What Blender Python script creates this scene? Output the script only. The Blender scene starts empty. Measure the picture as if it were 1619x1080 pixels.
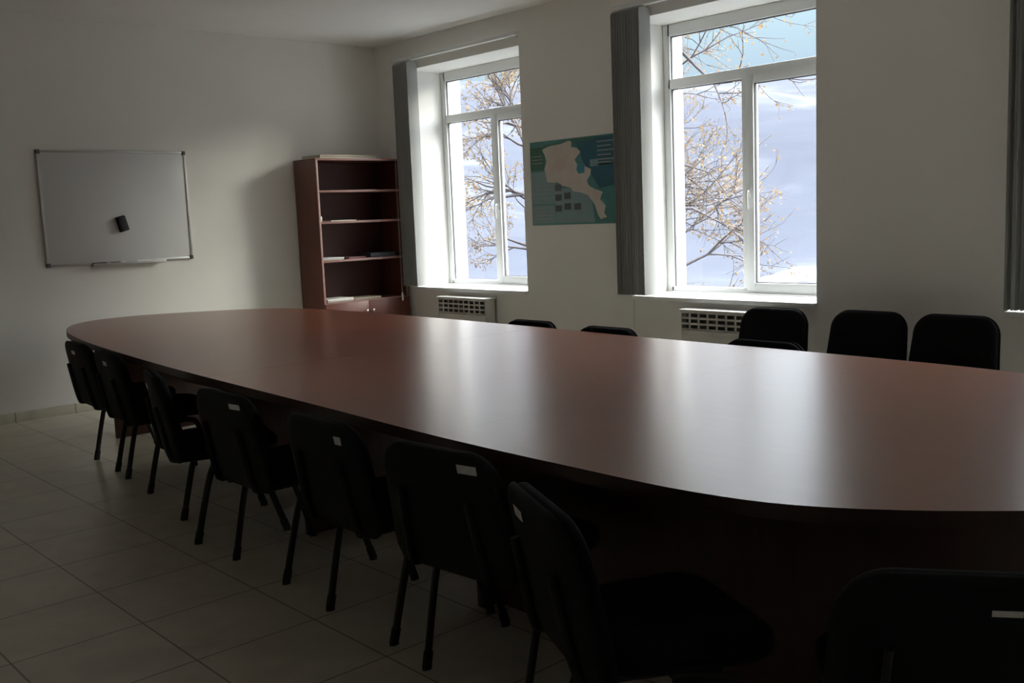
import bpy, bmesh, math, random
from mathutils import Vector, Matrix

random.seed(7)
scene = bpy.context.scene
COL = scene.collection
PI = math.pi

# ------------------------------------------------------------------ measures
H = 3.084                    # ceiling height
OPEN = [(0.505, 2.036), (3.221, 4.750), (5.937, 7.466)]   # window openings along the window wall
ZS, ZT = 0.785, 2.807        # sill and head of the openings
FY = 0.39                    # inner face of the window frames
WALL_OUT = 0.63              # outer face of the facade
ROOM_X, ROOM_Y = 9.4, -6.9
TZ = 0.755                   # table height

# ------------------------------------------------------------------ materials
def new_mat(name):
    m = bpy.data.materials.new(name); m.use_nodes = True
    nt = m.node_tree
    b = nt.nodes['Principled BSDF']
    return m, nt, b

def plain(name, col, rough=0.6, metal=0.0, var=0.06, scale=30, bump=0.0, spec=0.5, coat=0.0):
    m, nt, b = new_mat(name)
    tc = nt.nodes.new('ShaderNodeTexCoord')
    nz = nt.nodes.new('ShaderNodeTexNoise'); nz.inputs['Scale'].default_value = scale; nz.inputs['Detail'].default_value = 4
    nt.links.new(tc.outputs['Object'], nz.inputs['Vector'])
    mx = nt.nodes.new('ShaderNodeMix'); mx.data_type = 'RGBA'
    mx.inputs['A'].default_value = (*[max(0, c * (1 - var)) for c in col], 1)
    mx.inputs['B'].default_value = (*[min(1, c * (1 + var)) for c in col], 1)
    nt.links.new(nz.outputs['Fac'], mx.inputs['Factor'])
    nt.links.new(mx.outputs['Result'], b.inputs['Base Color'])
    b.inputs['Roughness'].default_value = rough
    b.inputs['Metallic'].default_value = metal
    b.inputs['Specular IOR Level'].default_value = spec
    if coat:
        b.inputs['Coat Weight'].default_value = coat
        b.inputs['Coat Roughness'].default_value = 0.15
    if bump:
        bp = nt.nodes.new('ShaderNodeBump'); bp.inputs['Strength'].default_value = bump; bp.inputs['Distance'].default_value = 0.01
        nt.links.new(nz.outputs['Fac'], bp.inputs['Height']); nt.links.new(bp.outputs['Normal'], b.inputs['Normal'])
    return m

def wood(name, c1, c2, rough, axis='X', scale=1.0, spec=0.5):
    m, nt, b = new_mat(name)
    tc = nt.nodes.new('ShaderNodeTexCoord'); mp = nt.nodes.new('ShaderNodeMapping')
    s = {'X': (1.2, 14, 14), 'Y': (14, 1.2, 14), 'Z': (14, 14, 1.2)}[axis]
    mp.inputs['Scale'].default_value = [k * scale for k in s]
    nt.links.new(tc.outputs['Object'], mp.inputs['Vector'])
    nz = nt.nodes.new('ShaderNodeTexNoise'); nz.inputs['Scale'].default_value = 2.0
    nz.inputs['Detail'].default_value = 6; nz.inputs['Roughness'].default_value = 0.6; nz.inputs['Distortion'].default_value = 0.6
    nt.links.new(mp.outputs['Vector'], nz.inputs['Vector'])
    cr = nt.nodes.new('ShaderNodeValToRGB')
    cr.color_ramp.elements[0].position = 0.3; cr.color_ramp.elements[0].color = (*c1, 1)
    cr.color_ramp.elements[1].position = 0.72; cr.color_ramp.elements[1].color = (*c2, 1)
    nt.links.new(nz.outputs['Fac'], cr.inputs['Fac']); nt.links.new(cr.outputs['Color'], b.inputs['Base Color'])
    b.inputs['Roughness'].default_value = rough
    b.inputs['Specular IOR Level'].default_value = spec
    return m

M = {}
M['wall'] = plain('wall paint', (0.84, 0.825, 0.78), 0.85, var=0.02, scale=3, bump=0.02, spec=0.2)
M['ceiling'] = plain('ceiling paint', (0.86, 0.85, 0.82), 0.9, var=0.02, scale=3, spec=0.2)
M['reveal'] = plain('facade render', (0.80, 0.79, 0.76), 0.9, var=0.03, scale=6)
M['pvc'] = plain('white window plastic', (0.78, 0.79, 0.78), 0.35, var=0.01)
M['gasket'] = plain('grey rubber gasket', (0.10, 0.10, 0.10), 0.7)
M['sill'] = plain('white sill board', (0.82, 0.82, 0.80), 0.3, var=0.01)
M['table'] = wood('polished mahogany laminate', (0.185, 0.050, 0.021), (0.215, 0.061, 0.026), 0.285, 'X', 0.8, 0.5)
for nd in M['table'].node_tree.nodes:
    if nd.type == 'BSDF_PRINCIPLED':
        nd.inputs['IOR'].default_value = 1.5; nd.inputs['Coat Weight'].default_value = 0.24
        nd.inputs['Coat Roughness'].default_value = 0.28; nd.inputs['Coat IOR'].default_value = 1.5
M['tableedge'] = plain('table edge with painted shade', (0.035, 0.013, 0.008), 0.45)  # tabletop sides coloured darker for the shade away from the windows
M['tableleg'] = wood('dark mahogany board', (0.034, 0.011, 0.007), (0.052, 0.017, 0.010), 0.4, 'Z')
M['case'] = wood('red brown bookcase board', (0.115, 0.034, 0.022), (0.165, 0.050, 0.030), 0.38, 'Z')
M['caseback'] = plain('bookcase back board', (0.085, 0.032, 0.024), 0.6)
M['caseedge'] = plain('board edge with painted highlight', (0.36, 0.20, 0.17), 0.35)  # front edges coloured paler for the grazing light they catch
M['chrome'] = plain('chrome', (0.85, 0.85, 0.85), 0.12, 1.0, var=0.01)
M['alu'] = plain('aluminium', (0.52, 0.52, 0.50), 0.35, 0.6, var=0.02)
M['cap'] = plain('dark grey corner plastic', (0.10, 0.09, 0.085), 0.5)
M['board'] = plain('white enamel board', (0.66, 0.67, 0.66), 0.28, var=0.02, scale=2)
M['fabric'] = plain('black upholstery fabric', (0.0085, 0.009, 0.0095), 0.95, var=0.25, scale=260, bump=0.25, spec=0.08)
M['shell'] = plain('black plastic shell', (0.0085, 0.009, 0.0095), 0.7, var=0.1, scale=80, spec=0.15)
M['steel'] = plain('black painted steel', (0.009, 0.0085, 0.008), 0.5, var=0.05, spec=0.4)
M['rubber'] = plain('black rubber', (0.012, 0.012, 0.012), 0.8)
M['sticker'] = plain('pale sticker', (0.62, 0.62, 0.60), 0.5, var=0.12, scale=60)
M['blind'] = plain('grey blind fabric', (0.34, 0.34, 0.32), 0.85, var=0.08, scale=120, bump=0.05, spec=0.2)
M['paper'] = plain('paper', (0.74, 0.70, 0.62), 0.8, var=0.05, scale=8)
M['card'] = plain('tan cardboard', (0.52, 0.44, 0.33), 0.8, var=0.08)
M['darkcover'] = plain('dark book cover', (0.05, 0.055, 0.065), 0.55)
M['redcover'] = plain('dusky red cover', (0.20, 0.08, 0.09), 0.55)
M['white'] = plain('white plastic', (0.74, 0.74, 0.72), 0.45, var=0.02)
M['felt'] = plain('black eraser foam', (0.010, 0.010, 0.010), 0.9)
M['heater'] = plain('cream radiator enamel', (0.62, 0.60, 0.55), 0.45, var=0.03)
M['slot'] = plain('radiator fins', (0.30, 0.29, 0.26), 0.8)
M['bark'] = plain('grey bark', (0.13, 0.115, 0.12), 0.9, var=0.3, scale=12)
M['concrete'] = plain('outside concrete', (0.35, 0.34, 0.33), 0.9)
M['ink'] = plain('dark marker barrel', (0.02, 0.02, 0.025), 0.4)

def leaf_mat():
    m, nt, b = new_mat('dry leaf')
    gi = nt.nodes.new('ShaderNodeTexCoord'); nz = nt.nodes.new('ShaderNodeTexNoise'); nz.inputs['Scale'].default_value = 1.7
    nt.links.new(gi.outputs['Object'], nz.inputs['Vector'])
    cr = nt.nodes.new('ShaderNodeValToRGB')
    cr.color_ramp.elements[0].position = 0.35; cr.color_ramp.elements[0].color = (0.20, 0.15, 0.11, 1)
    cr.color_ramp.elements[1].position = 0.65; cr.color_ramp.elements[1].color = (0.42, 0.29, 0.15, 1)
    nt.links.new(nz.outputs['Fac'], cr.inputs['Fac']); nt.links.new(cr.outputs['Color'], b.inputs['Base Color'])
    b.inputs['Roughness'].default_value = 0.7
    tr = nt.nodes.new('ShaderNodeBsdfTranslucent'); nt.links.new(cr.outputs['Color'], tr.inputs['Color'])
    mx = nt.nodes.new('ShaderNodeMixShader'); mx.inputs[0].default_value = 0.3
    nt.links.new(b.outputs[0], mx.inputs[1]); nt.links.new(tr.outputs[0], mx.inputs[2])
    nt.links.new(mx.outputs[0], nt.nodes['Material Output'].inputs['Surface'])
    return m
M['leaf'] = leaf_mat()

def glass_mat():
    m = bpy.data.materials.new('window glass'); m.use_nodes = True; nt = m.node_tree
    nt.nodes.remove(nt.nodes['Principled BSDF'])
    tr = nt.nodes.new('ShaderNodeBsdfTransparent'); tr.inputs[0].default_value = (0.95, 0.97, 0.97, 1)
    gl = nt.nodes.new('ShaderNodeBsdfGlossy'); gl.inputs['Roughness'].default_value = 0.02
    fr = nt.nodes.new('ShaderNodeFresnel'); fr.inputs['IOR'].default_value = 1.35
    mx = nt.nodes.new('ShaderNodeMixShader')
    ge = nt.nodes.new('ShaderNodeNewGeometry'); sb = nt.nodes.new('ShaderNodeMath'); sb.operation = 'SUBTRACT'; sb.use_clamp = True
    nt.links.new(fr.outputs[0], sb.inputs[0]); nt.links.new(ge.outputs['Backfacing'], sb.inputs[1])
    nt.links.new(sb.outputs[0], mx.inputs[0]); nt.links.new(tr.outputs[0], mx.inputs[1]); nt.links.new(gl.outputs[0], mx.inputs[2])
    nt.links.new(mx.outputs[0], nt.nodes['Material Output'].inputs['Surface'])
    return m
M['glass'] = glass_mat()

def floor_mat():
    m, nt, b = new_mat('beige glazed floor tiles')
    tc = nt.nodes.new('ShaderNodeTexCoord'); mp = nt.nodes.new('ShaderNodeMapping')
    T = 0.45
    mp.inputs['Location'].default_value = (-4.63 + 20 * T, 4.45 + 20 * T, 0)
    nt.links.new(tc.outputs['Object'], mp.inputs['Vector'])
    br = nt.nodes.new('ShaderNodeTexBrick'); br.offset = 0.0; br.squash = 1.0
    br.inputs['Scale'].default_value = 1.0; br.inputs['Brick Width'].default_value = T; br.inputs['Row Height'].default_value = T
    br.inputs['Mortar Size'].default_value = 0.0035; br.inputs['Mortar Smooth'].default_value = 0.1
    br.inputs['Color1'].default_value = (0.64, 0.59, 0.465, 1); br.inputs['Color2'].default_value = (0.61, 0.56, 0.45, 1)
    br.inputs['Mortar'].default_value = (0.22, 0.19, 0.145, 1)
    nt.links.new(mp.outputs['Vector'], br.inputs['Vector'])
    nz = nt.nodes.new('ShaderNodeTexNoise'); nz.inputs['Scale'].default_value = 3.5; nz.inputs['Detail'].default_value = 7; nz.inputs['Distortion'].default_value = 1.2
    nt.links.new(tc.outputs['Object'], nz.inputs['Vector'])
    mr = nt.nodes.new('ShaderNodeMapRange'); mr.inputs['From Min'].default_value = 0.3; mr.inputs['From Max'].default_value = 0.7
    mr.inputs['To Min'].default_value = 0.86; mr.inputs['To Max'].default_value = 1.06
    nt.links.new(nz.outputs['Fac'], mr.inputs['Value'])
    mx = nt.nodes.new('ShaderNodeMix'); mx.data_type = 'RGBA'; mx.blend_type = 'MULTIPLY'; mx.inputs['Factor'].default_value = 1
    nt.links.new(br.outputs['Color'], mx.inputs['A']); nt.links.new(mr.outputs['Result'], mx.inputs['B'])
    nt.links.new(mx.outputs['Result'], b.inputs['Base Color'])
    b.inputs['Roughness'].default_value = 0.28
    bp = nt.nodes.new('ShaderNodeBump'); bp.inputs['Strength'].default_value = 0.3; bp.inputs['Distance'].default_value = 0.004; bp.invert = True
    nt.links.new(br.outputs['Fac'], bp.inputs['Height']); nt.links.new(bp.outputs['Normal'], b.inputs['Normal'])
    return m
M['floor'] = floor_mat()

def hill_mat():
    m, nt, b = new_mat('snowy hillside with painted haze')
    tc = nt.nodes.new('ShaderNodeTexCoord')
    mp = nt.nodes.new('ShaderNodeMapping'); mp.inputs['Scale'].default_value = (0.014, 0.014, 0.034)
    nt.links.new(tc.outputs['Object'], mp.inputs['Vector'])
    n1 = nt.nodes.new('ShaderNodeTexNoise'); n1.inputs['Scale'].default_value = 1.6; n1.inputs['Detail'].default_value = 7; n1.inputs['Roughness'].default_value = 0.6
    n1.inputs['Distortion'].default_value = 0.6
    nt.links.new(mp.outputs['Vector'], n1.inputs['Vector'])
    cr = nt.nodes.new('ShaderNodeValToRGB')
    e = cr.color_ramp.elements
    e[0].position = 0.28; e[0].color = (0.041, 0.046, 0.064, 1)  # bluish grey stops put the distance haze into the colour; palest stop is snow
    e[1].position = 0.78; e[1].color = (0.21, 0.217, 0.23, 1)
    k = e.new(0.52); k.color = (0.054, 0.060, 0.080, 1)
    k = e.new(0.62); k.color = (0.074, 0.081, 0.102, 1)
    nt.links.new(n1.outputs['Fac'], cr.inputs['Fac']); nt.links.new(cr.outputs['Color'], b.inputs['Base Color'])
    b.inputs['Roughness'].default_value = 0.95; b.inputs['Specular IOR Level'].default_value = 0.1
    return m
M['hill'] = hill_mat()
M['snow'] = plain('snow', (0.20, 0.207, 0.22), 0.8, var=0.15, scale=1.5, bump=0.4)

# map poster colours
for n, c in dict(map_sea=(0.085, 0.25, 0.24), map_dark=(0.030, 0.125, 0.17), map_land=(0.60, 0.54, 0.48), map_green=(0.06, 0.17, 0.12),
                 map_pale=(0.22, 0.34, 0.35), map_lake=(0.05, 0.26, 0.33), map_photo=(0.10, 0.115, 0.11), map_line=(0.33, 0.36, 0.33),
                 map_pink=(0.60, 0.49, 0.44)).items():
    M[n] = plain(n.replace('_', ' ') + ' print', c, 0.45, var=0.10, scale=14)

# ------------------------------------------------------------------ mesh helpers
def finish(name, bm, mat, parent=None, smooth=True, angle=24):
    bmesh.ops.recalc_face_normals(bm, faces=bm.faces)
    me = bpy.data.meshes.new(name); bm.to_mesh(me); bm.free()
    mats = mat if isinstance(mat, (list, tuple)) else [mat]
    for k in mats: me.materials.append(k)
    if smooth:
        for p in me.polygons: p.use_smooth = True
        me.set_sharp_from_angle(angle=math.radians(angle))
    o = bpy.data.objects.new(name, me); COL.objects.link(o)
    if parent is not None: o.parent = parent
    return o

def add_box(bm, lo, hi, bev=0.0, seg=2, mat=0, rot=None, pivot=None):
    lo, hi = Vector(lo), Vector(hi)
    r = bmesh.ops.create_cube(bm, size=1.0)
    vs = r['verts']
    c = (lo + hi) / 2; s = hi - lo
    for v in vs: v.co = Vector((v.co.x * s.x, v.co.y * s.y, v.co.z * s.z)) + c
    fs = set(f for v in vs for f in v.link_faces)
    if bev > 0:
        es = set(e for v in vs for e in v.link_edges)
        rr = bmesh.ops.bevel(bm, geom=list(es), offset=bev, segments=seg, affect='EDGES', profile=0.5)
        fs = set(rr['faces']) | set(f for f in fs if f.is_valid)
        vs = list(set(v for f in fs for v in f.verts))
    for f in fs:
        if f.is_valid: f.material_index = mat
    if rot is not None:
        bmesh.ops.rotate(bm, verts=vs, cent=pivot if pivot is not None else c, matrix=rot)
    return vs

def box(name, lo, hi, mat, parent=None, bev=0.003, seg=2):
    bm = bmesh.new(); add_box(bm, lo, hi, bev, seg)
    return finish(name, bm, mat, parent)

def boxes(name, lst, mat, parent=None, bev=0.003):
    bm = bmesh.new()
    for lo, hi in lst: add_box(bm, lo, hi, bev)
    return finish(name, bm, mat, parent)

def add_tube(bm, path, rx, ry=None, n=10, caps=True, taper=None, mat=0, up=None):
    """elliptical tube along a path; rx across 'side', ry along the other normal"""
    ry = rx if ry is None else ry
    path = [Vector(p) for p in path]
    rings = []
    prev = None
    for i, p in enumerate(path):
        if i == 0: t = path[1] - p
        elif i == len(path) - 1: t = p - path[i - 1]
        else: t = (path[i + 1] - p).normalized() + (p - path[i - 1]).normalized()
        t.normalize()
        if prev is None:
            ref = Vector(up) if up else (Vector((0, 0, 1)) if abs(t.z) < 0.9 else Vector((1, 0, 0)))
            a = ref - t * ref.dot(t); a.normalize()
        else:
            a = prev - t * prev.dot(t)
            if a.length < 1e-6: a = t.orthogonal()
            a.normalize()
        prev = a
        b = t.cross(a)
        k = taper[i] if taper else 1.0
        rings.append([bm.verts.new(p + a * (rx * k * math.cos(2 * PI * j / n)) + b * (ry * k * math.sin(2 * PI * j / n))) for j in range(n)])
    for r0, r1 in zip(rings, rings[1:]):
        for j in range(n):
            f = bm.faces.new((r0[j], r0[(j + 1) % n], r1[(j + 1) % n], r1[j])); f.material_index = mat
    if caps:
        for r in (rings[0], rings[-1]):
            try:
                f = bm.faces.new(r); f.material_index = mat
            except ValueError: pass
    return rings

def smooth_path(pts, n=6):
    pts = [Vector(p) for p in pts]; out = []
    for i in range(len(pts) - 1):
        p0 = pts[max(i - 1, 0)]; p1 = pts[i]; p2 = pts[i + 1]; p3 = pts[min(i + 2, len(pts) - 1)]
        for k in range(n):
            t = k / n
            out.append(0.5 * ((2 * p1) + (p2 - p0) * t + (2 * p0 - 5 * p1 + 4 * p2 - p3) * t * t + (3 * p1 - p0 - 3 * p2 + p3) * t ** 3))
    out.append(pts[-1])
    return out

def rounded_outline(w0, w1, h, rb, rt, n=8):
    """rounded outline in the u,v plane, width w0 at the bottom, w1 at the top, v from 0 to h"""
    out = []
    cs = [((w0 / 2 - rb), rb, rb, -PI / 2), ((w1 / 2 - rt), h - rt, rt, 0), (-(w1 / 2 - rt), h - rt, rt, PI / 2), (-(w0 / 2 - rb), rb, rb, PI)]
    for cx, cy, r, a0 in cs:
        for k in range(n + 1):
            a = a0 + PI / 2 * k / n
            out.append((cx + r * math.cos(a), cy + r * math.sin(a)))
    return out

def add_cushion(bm, outline, prof_front, prof_back, fn, centre):
    """closed pillow: rings of (scale, depth); fn maps (u, v, depth) to a point"""
    rings = []
    seq = list(reversed(prof_front)) + prof_back
    for s, d in seq:
        rings.append([bm.verts.new(fn(centre[0] + (u - centre[0]) * s, centre[1] + (v - centre[1]) * s, d)) for u, v in outline])
    n = len(outline)
    for r0, r1 in zip(rings, rings[1:]):
        for j in range(n):
            bm.faces.new((r0[j], r0[(j + 1) % n], r1[(j + 1) % n], r1[j]))
    for r, (s, d) in ((rings[0], seq[0]), (rings[-1], seq[-1])):
        c = bm.verts.new(fn(centre[0], centre[1], d))
        for j in range(n):
            bm.faces.new((r[j], r[(j + 1) % n], c))

def prism(bm, poly, z0, z1, bev=0.0, mat=0):
    """extrude an xy polygon between two heights"""
    lo = [bm.verts.new((x, y, z0)) for x, y in poly]; hi = [bm.verts.new((x, y, z1)) for x, y in poly]
    n = len(poly)
    fs = [bm.faces.new(lo), bm.faces.new(hi)]
    for j in range(n): fs.append(bm.faces.new((lo[j], lo[(j + 1) % n], hi[(j + 1) % n], hi[j])))
    for f in fs: f.material_index = mat
    if bev:
        es = [e for e in fs[0].edges] + [e for e in fs[1].edges]
        bmesh.ops.bevel(bm, geom=es, offset=bev, segments=3, affect='EDGES', profile=0.5)

# ------------------------------------------------------------------ naming helpers
def tag(o, label=None, cat=None, group=None, kind=None):
    if label: o['label'] = label
    if cat: o['category'] = cat
    if group: o['group'] = group
    if kind: o['kind'] = kind
    return o

def thing(name, label, cat, loc=(0, 0, 0), rz=0.0, group=None):
    o = bpy.data.objects.new(name, None); COL.objects.link(o)
    o.empty_display_size = 0.1
    o.location = loc; o.rotation_euler = (0, 0, rz)
    return tag(o, label, cat, group)

def copy_tree(o, parent=None):
    c = o.copy(); COL.objects.link(c)
    if parent is not None: c.parent = parent
    for ch in list(o.children): copy_tree(ch, c)
    return c

def structure(o): o['kind'] = 'structure'; return o

# ------------------------------------------------------------------ the room
structure(box('floor', (-0.25, ROOM_Y - 0.2, -0.12), (ROOM_X + 0.2, WALL_OUT, 0.0), M['floor'], bev=0))
structure(box('ceiling', (-0.25, ROOM_Y - 0.2, H), (ROOM_X + 0.2, WALL_OUT, H + 0.15), M['ceiling'], bev=0))
structure(box('wall_left', (-0.25, ROOM_Y, 0.0), (0.0, 0.0, H), M['wall'], bev=0))
structure(box('wall_right', (ROOM_X, ROOM_Y, 0.0), (ROOM_X + 0.2, 0.0, H), M['wall'], bev=0))
structure(box('wall_back', (-0.25, ROOM_Y - 0.2, 0.0), (ROOM_X + 0.2, ROOM_Y, H), M['wall'], bev=0))

def window_wall():
    bm = bmesh.new()
    xs = [-0.25]
    for a, b in OPEN: xs += [a, b]
    xs.append(ROOM_X + 0.2)
    zs = [0.0, ZS - 0.03, ZT, H]
    def q(p): 
        vs = [bm.verts.new(c) for c in p]; return bm.faces.new(vs)
    for i in range(len(xs) - 1):
        for j in range(3):
            if i % 2 == 1 and j == 1: continue
            for y, mt in ((0.0, 0), (WALL_OUT, 1)):
                q([(xs[i], y, zs[j]), (xs[i + 1], y, zs[j]), (xs[i + 1], y, zs[j + 1]), (xs[i], y, zs[j + 1])]).material_index = mt
    for a, b in OPEN:
        z0, z1 = zs[1], zs[2]
        for x in (a, b):
            for y0, y1, mt in ((0, FY, 0), (FY, WALL_OUT, 1)):
                q([(x, y0, z0), (x, y1, z0), (x, y1, z1), (x, y0, z1)]).material_index = mt
        for z in (z0, z1):
            for y0, y1, mt in ((0, FY, 0), (FY, WALL_OUT, 1)):
                q([(a, y0, z), (b, y0, z), (b, y1, z), (a, y1, z)]).material_index = mt
    for x in (xs[0], xs[-1]):
        q([(x, 0, 0), (x, WALL_OUT, 0), (x, WALL_OUT, H), (x, 0, H)])
    for z in (0, H):
        q([(xs[0], 0, z), (xs[-1], 0, z), (xs[-1], WALL_OUT, z), (xs[0], WALL_OUT, z)])
    bmesh.ops.remove_doubles(bm, verts=bm.verts, dist=1e-4)
    return finish('wall_front', bm, [M['wall'], M['reveal']], smooth=False)
structure(window_wall())
structure(box('baseboard_left', (0.0, ROOM_Y, 0.0), (0.012, 0.0, 0.076), M['floor'], bev=0.002))
structure(box('baseboard_front', (0.012, -0.012, 0.0), (ROOM_X, 0.0, 0.076), M['floor'], bev=0.002))

# windows: transom light above, fixed sash left, opening sash right
def make_window(n, a, b):
    w = thing('window_%d' % n, None, None, (a, FY, ZS)); structure(w)
    W = b - a; Hh = ZT - ZS; fw = 0.045; d = 0.07
    zt0, zt1 = 2.325 - ZS, 2.400 - ZS      # transom bar
    xm0, xm1 = 0.705, 0.790                # mullion, seen from the left jamb
    g = 0.002
    boxes('frame', [((g, 0, g), (fw + 0.02, d, Hh - g)), ((W - fw - 0.02, 0, g), (W - g, d, Hh - g)), ((fw, 0, g), (W - fw, d, 0.040)),
                    ((fw, 0, Hh - 0.09), (W - fw, d, Hh - g)), ((fw, 0.0, zt0), (W - fw, d, zt1)), ((xm0, 0.0, 0.038), (xm1, d, zt0 + 0.004))], M['pvc'], w, 0.004)
    # opening sash on the right, standing a little proud of the frame
    x0, x1, z0, z1 = xm0 + 0.045, W - fw - 0.006, 0.022, zt0 + 0.02
    s = 0.062
    sash = boxes('sash', [((x0, -0.016, z0), (x0 + s, d - 0.02, z1)), ((x1 - s, -0.016, z0), (x1, d - 0.02, z1)),
                          ((x0 + s, -0.0158, z0), (x1 - s, d - 0.0202, z0 + s)), ((x0 + s, -0.0158, z1 - s), (x1 - s, d - 0.0202, z1))], M['pvc'], w, 0.004)
    boxes('gasket', [((x0 + s, 0.0, z0 + s - 0.002), (x0 + s + 0.006, 0.02, z1 - s)), ((x1 - s - 0.006, 0.0, z0 + s), (x1 - s, 0.02, z1 - s)),
                     ((x0 + s, 0.0, z0 + s), (x1 - s, 0.02, z0 + s + 0.006)), ((x0 + s, 0.0, z1 - s - 0.006), (x1 - s, 0.02, z1 - s))], M['gasket'], sash, 0)
    boxes('pane', [((x0 + s - 0.004, 0.024, z0 + s - 0.004), (x1 - s + 0.004, 0.030, z1 - s + 0.004))], M['glass'], sash, 0)
    lx0, lx1 = fw + 0.02, xm0
    boxes('gasket', [((lx0, 0.016, 0.040), (lx0 + 0.006, 0.03, zt0)), ((lx0, 0.016, zt0 - 0.006), (lx1, 0.03, zt0)),
                     ((lx0, 0.016, zt1), (lx0 + 0.005, 0.03, Hh - 0.09)), ((lx0, 0.016, Hh - 0.097), (W - fw - 0.02, 0.03, Hh - 0.09))], M['gasket'], w, 0)
    boxes('pane', [((lx0 - 0.004, 0.032, 0.036), (lx1 + 0.004, 0.038, zt0 + 0.004))], M['glass'], w, 0)
    boxes('pane', [((lx0 - 0.004, 0.032, zt1 - 0.004), (W - lx0 + 0.004, 0.038, Hh - 0.086))], M['glass'], w, 0)
    bm = bmesh.new()
    hx, hz = x0 + 0.026, 0.735
    add_box(bm, (hx - 0.014, -0.026, hz - 0.035), (hx + 0.014, -0.016, hz + 0.035), 0.004)
    add_tube(bm, [(hx, -0.02, hz + 0.01), (hx, -0.05, hz + 0.01)], 0.008)
    add_tube(bm, smooth_path([(hx, -0.05, hz + 0.016), (hx, -0.056, hz - 0.03), (hx, -0.05, hz - 0.12)], 4), 0.011, 0.007)
    finish('handle', bm, M['white'], sash)
    # inside sill board, a little wider than the reveal, and a metal sill outside
    box('sill', (-0.004, -FY - 0.045, -0.030), (W + 0.004, 0.0, 0.0), M['sill'], w, 0.006)
    box('outer_sill', (0.002, d, -0.028), (W - 0.002, WALL_OUT - FY + 0.04, -0.006), M['concrete'], w, 0.002)
    return w
for i, (a, b) in enumerate(OPEN): make_window(i + 1, a, b)

# ------------------------------------------------------------------ conference table
def table_outline():
    near = [(0.30, -2.78), (0.36, -3.02), (0.56, -3.24), (0.95, -3.42), (1.45, -3.535), (2.05, -3.625), (2.9, -3.715), (3.75, -3.785), (4.95, -3.855), (5.75, -3.905),
            (6.32, -3.912), (6.73, -3.900), (7.02, -3.815), (7.35, -3.575), (7.62, -3.26), (7.76, -2.90)]
    far = [(7.76, -2.62), (7.62, -2.30), (7.32, -2.05), (6.95, -1.91), (6.62, -1.82), (6.20, -1.775), (5.6, -1.745), (4.68, -1.715), (3.85, -1.66), (2.9, -1.622), (2.2, -1.612),
           (1.60, -1.625), (1.10, -1.70), (0.78, -1.885), (0.50, -2.26), (0.34, -2.58)]
    pts = near + far; out = []; n = len(pts)
    for i in range(n):
        p0, p1, p2, p3 = (Vector((*pts[(i + k) % n], 0)) for k in (-1, 0, 1, 2))
        for k in range(5):
            t = k / 5
            q = 0.5 * ((2 * p1) + (p2 - p0) * t + (2 * p0 - 5 * p1 + 4 * p2 - p3) * t * t + (3 * p1 - p0 - 3 * p2 + p3) * t ** 3)
            out.append((q.x, q.y))
    return out
OUT = table_outline()

def clip(poly, x, keep_less):
    res = []; n = len(poly)
    for i in range(n):
        a, b = poly[i], poly[(i + 1) % n]
        ia = (a[0] <= x) == keep_less; ib = (b[0] <= x) == keep_less
        if ia: res.append(a)
        if ia != ib:
            t = (x - a[0]) / (b[0] - a[0]); res.append((x, a[1] + t * (b[1] - a[1])))
    out = []
    for p in res:
        if not out or (abs(p[0] - out[-1][0]) + abs(p[1] - out[-1][1])) > 1e-5: out.append(p)
    return out

def edge_y(x, near=True):
    ys = []
    n = len(OUT)
    for i in range(n):
        a, b = OUT[i], OUT[(i + 1) % n]
        if (a[0] - x) * (b[0] - x) <= 0 and a[0] != b[0]:
            t = (x - a[0]) / (b[0] - a[0]); ys.append(a[1] + t * (b[1] - a[1]))
    return min(ys) if near else max(ys)

TX, TY = 4.0, -2.74
tab = thing('conference_table', 'long boat-shaped reddish brown conference table with a glossy top, filling the middle of the room', 'table', (TX, TY, 0))
seams = [-9, 2.10, 3.905, 5.72, 99]
gap = [0, 0.0002, 0.0008, 0.0002, 0]
for i in range(4):
    poly = OUT
    if seams[i] > 0: poly = clip(poly, seams[i] + gap[i], False)
    if seams[i + 1] < 90: poly = clip(poly, seams[i + 1] - gap[i + 1], True)
    bm = bmesh.new()
    prism(bm, [(x - TX, y - TY) for x, y in poly], TZ - 0.038, TZ)
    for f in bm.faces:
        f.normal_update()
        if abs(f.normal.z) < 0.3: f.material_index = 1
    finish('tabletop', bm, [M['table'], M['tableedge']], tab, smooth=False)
for x0, ya, yb in ((1.27, -3.26, -2.25), (3.02, -3.30, -2.1), (4.20, -3.50, -2.26), (5.45, -3.52, -2.26), (6.75, -3.409, -2.15)):
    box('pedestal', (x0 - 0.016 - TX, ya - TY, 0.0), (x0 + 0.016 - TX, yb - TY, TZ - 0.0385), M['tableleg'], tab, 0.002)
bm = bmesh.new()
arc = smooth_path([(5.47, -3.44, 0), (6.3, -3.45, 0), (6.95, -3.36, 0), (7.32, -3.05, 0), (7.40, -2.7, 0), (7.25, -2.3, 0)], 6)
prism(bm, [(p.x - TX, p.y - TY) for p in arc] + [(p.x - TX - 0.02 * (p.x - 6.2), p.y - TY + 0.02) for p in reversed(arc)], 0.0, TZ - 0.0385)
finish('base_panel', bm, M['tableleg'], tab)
boxes('modesty_panel', [((a + 0.0165 - TX, -0.012, 0.33), (b - 0.0165 - TX, 0.012, TZ - 0.0385)) for a, b in ((1.27, 3.02), (3.02, 4.20), (4.20, 5.45), (5.45, 6.75))], M['tableleg'], tab, 0.002)

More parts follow.
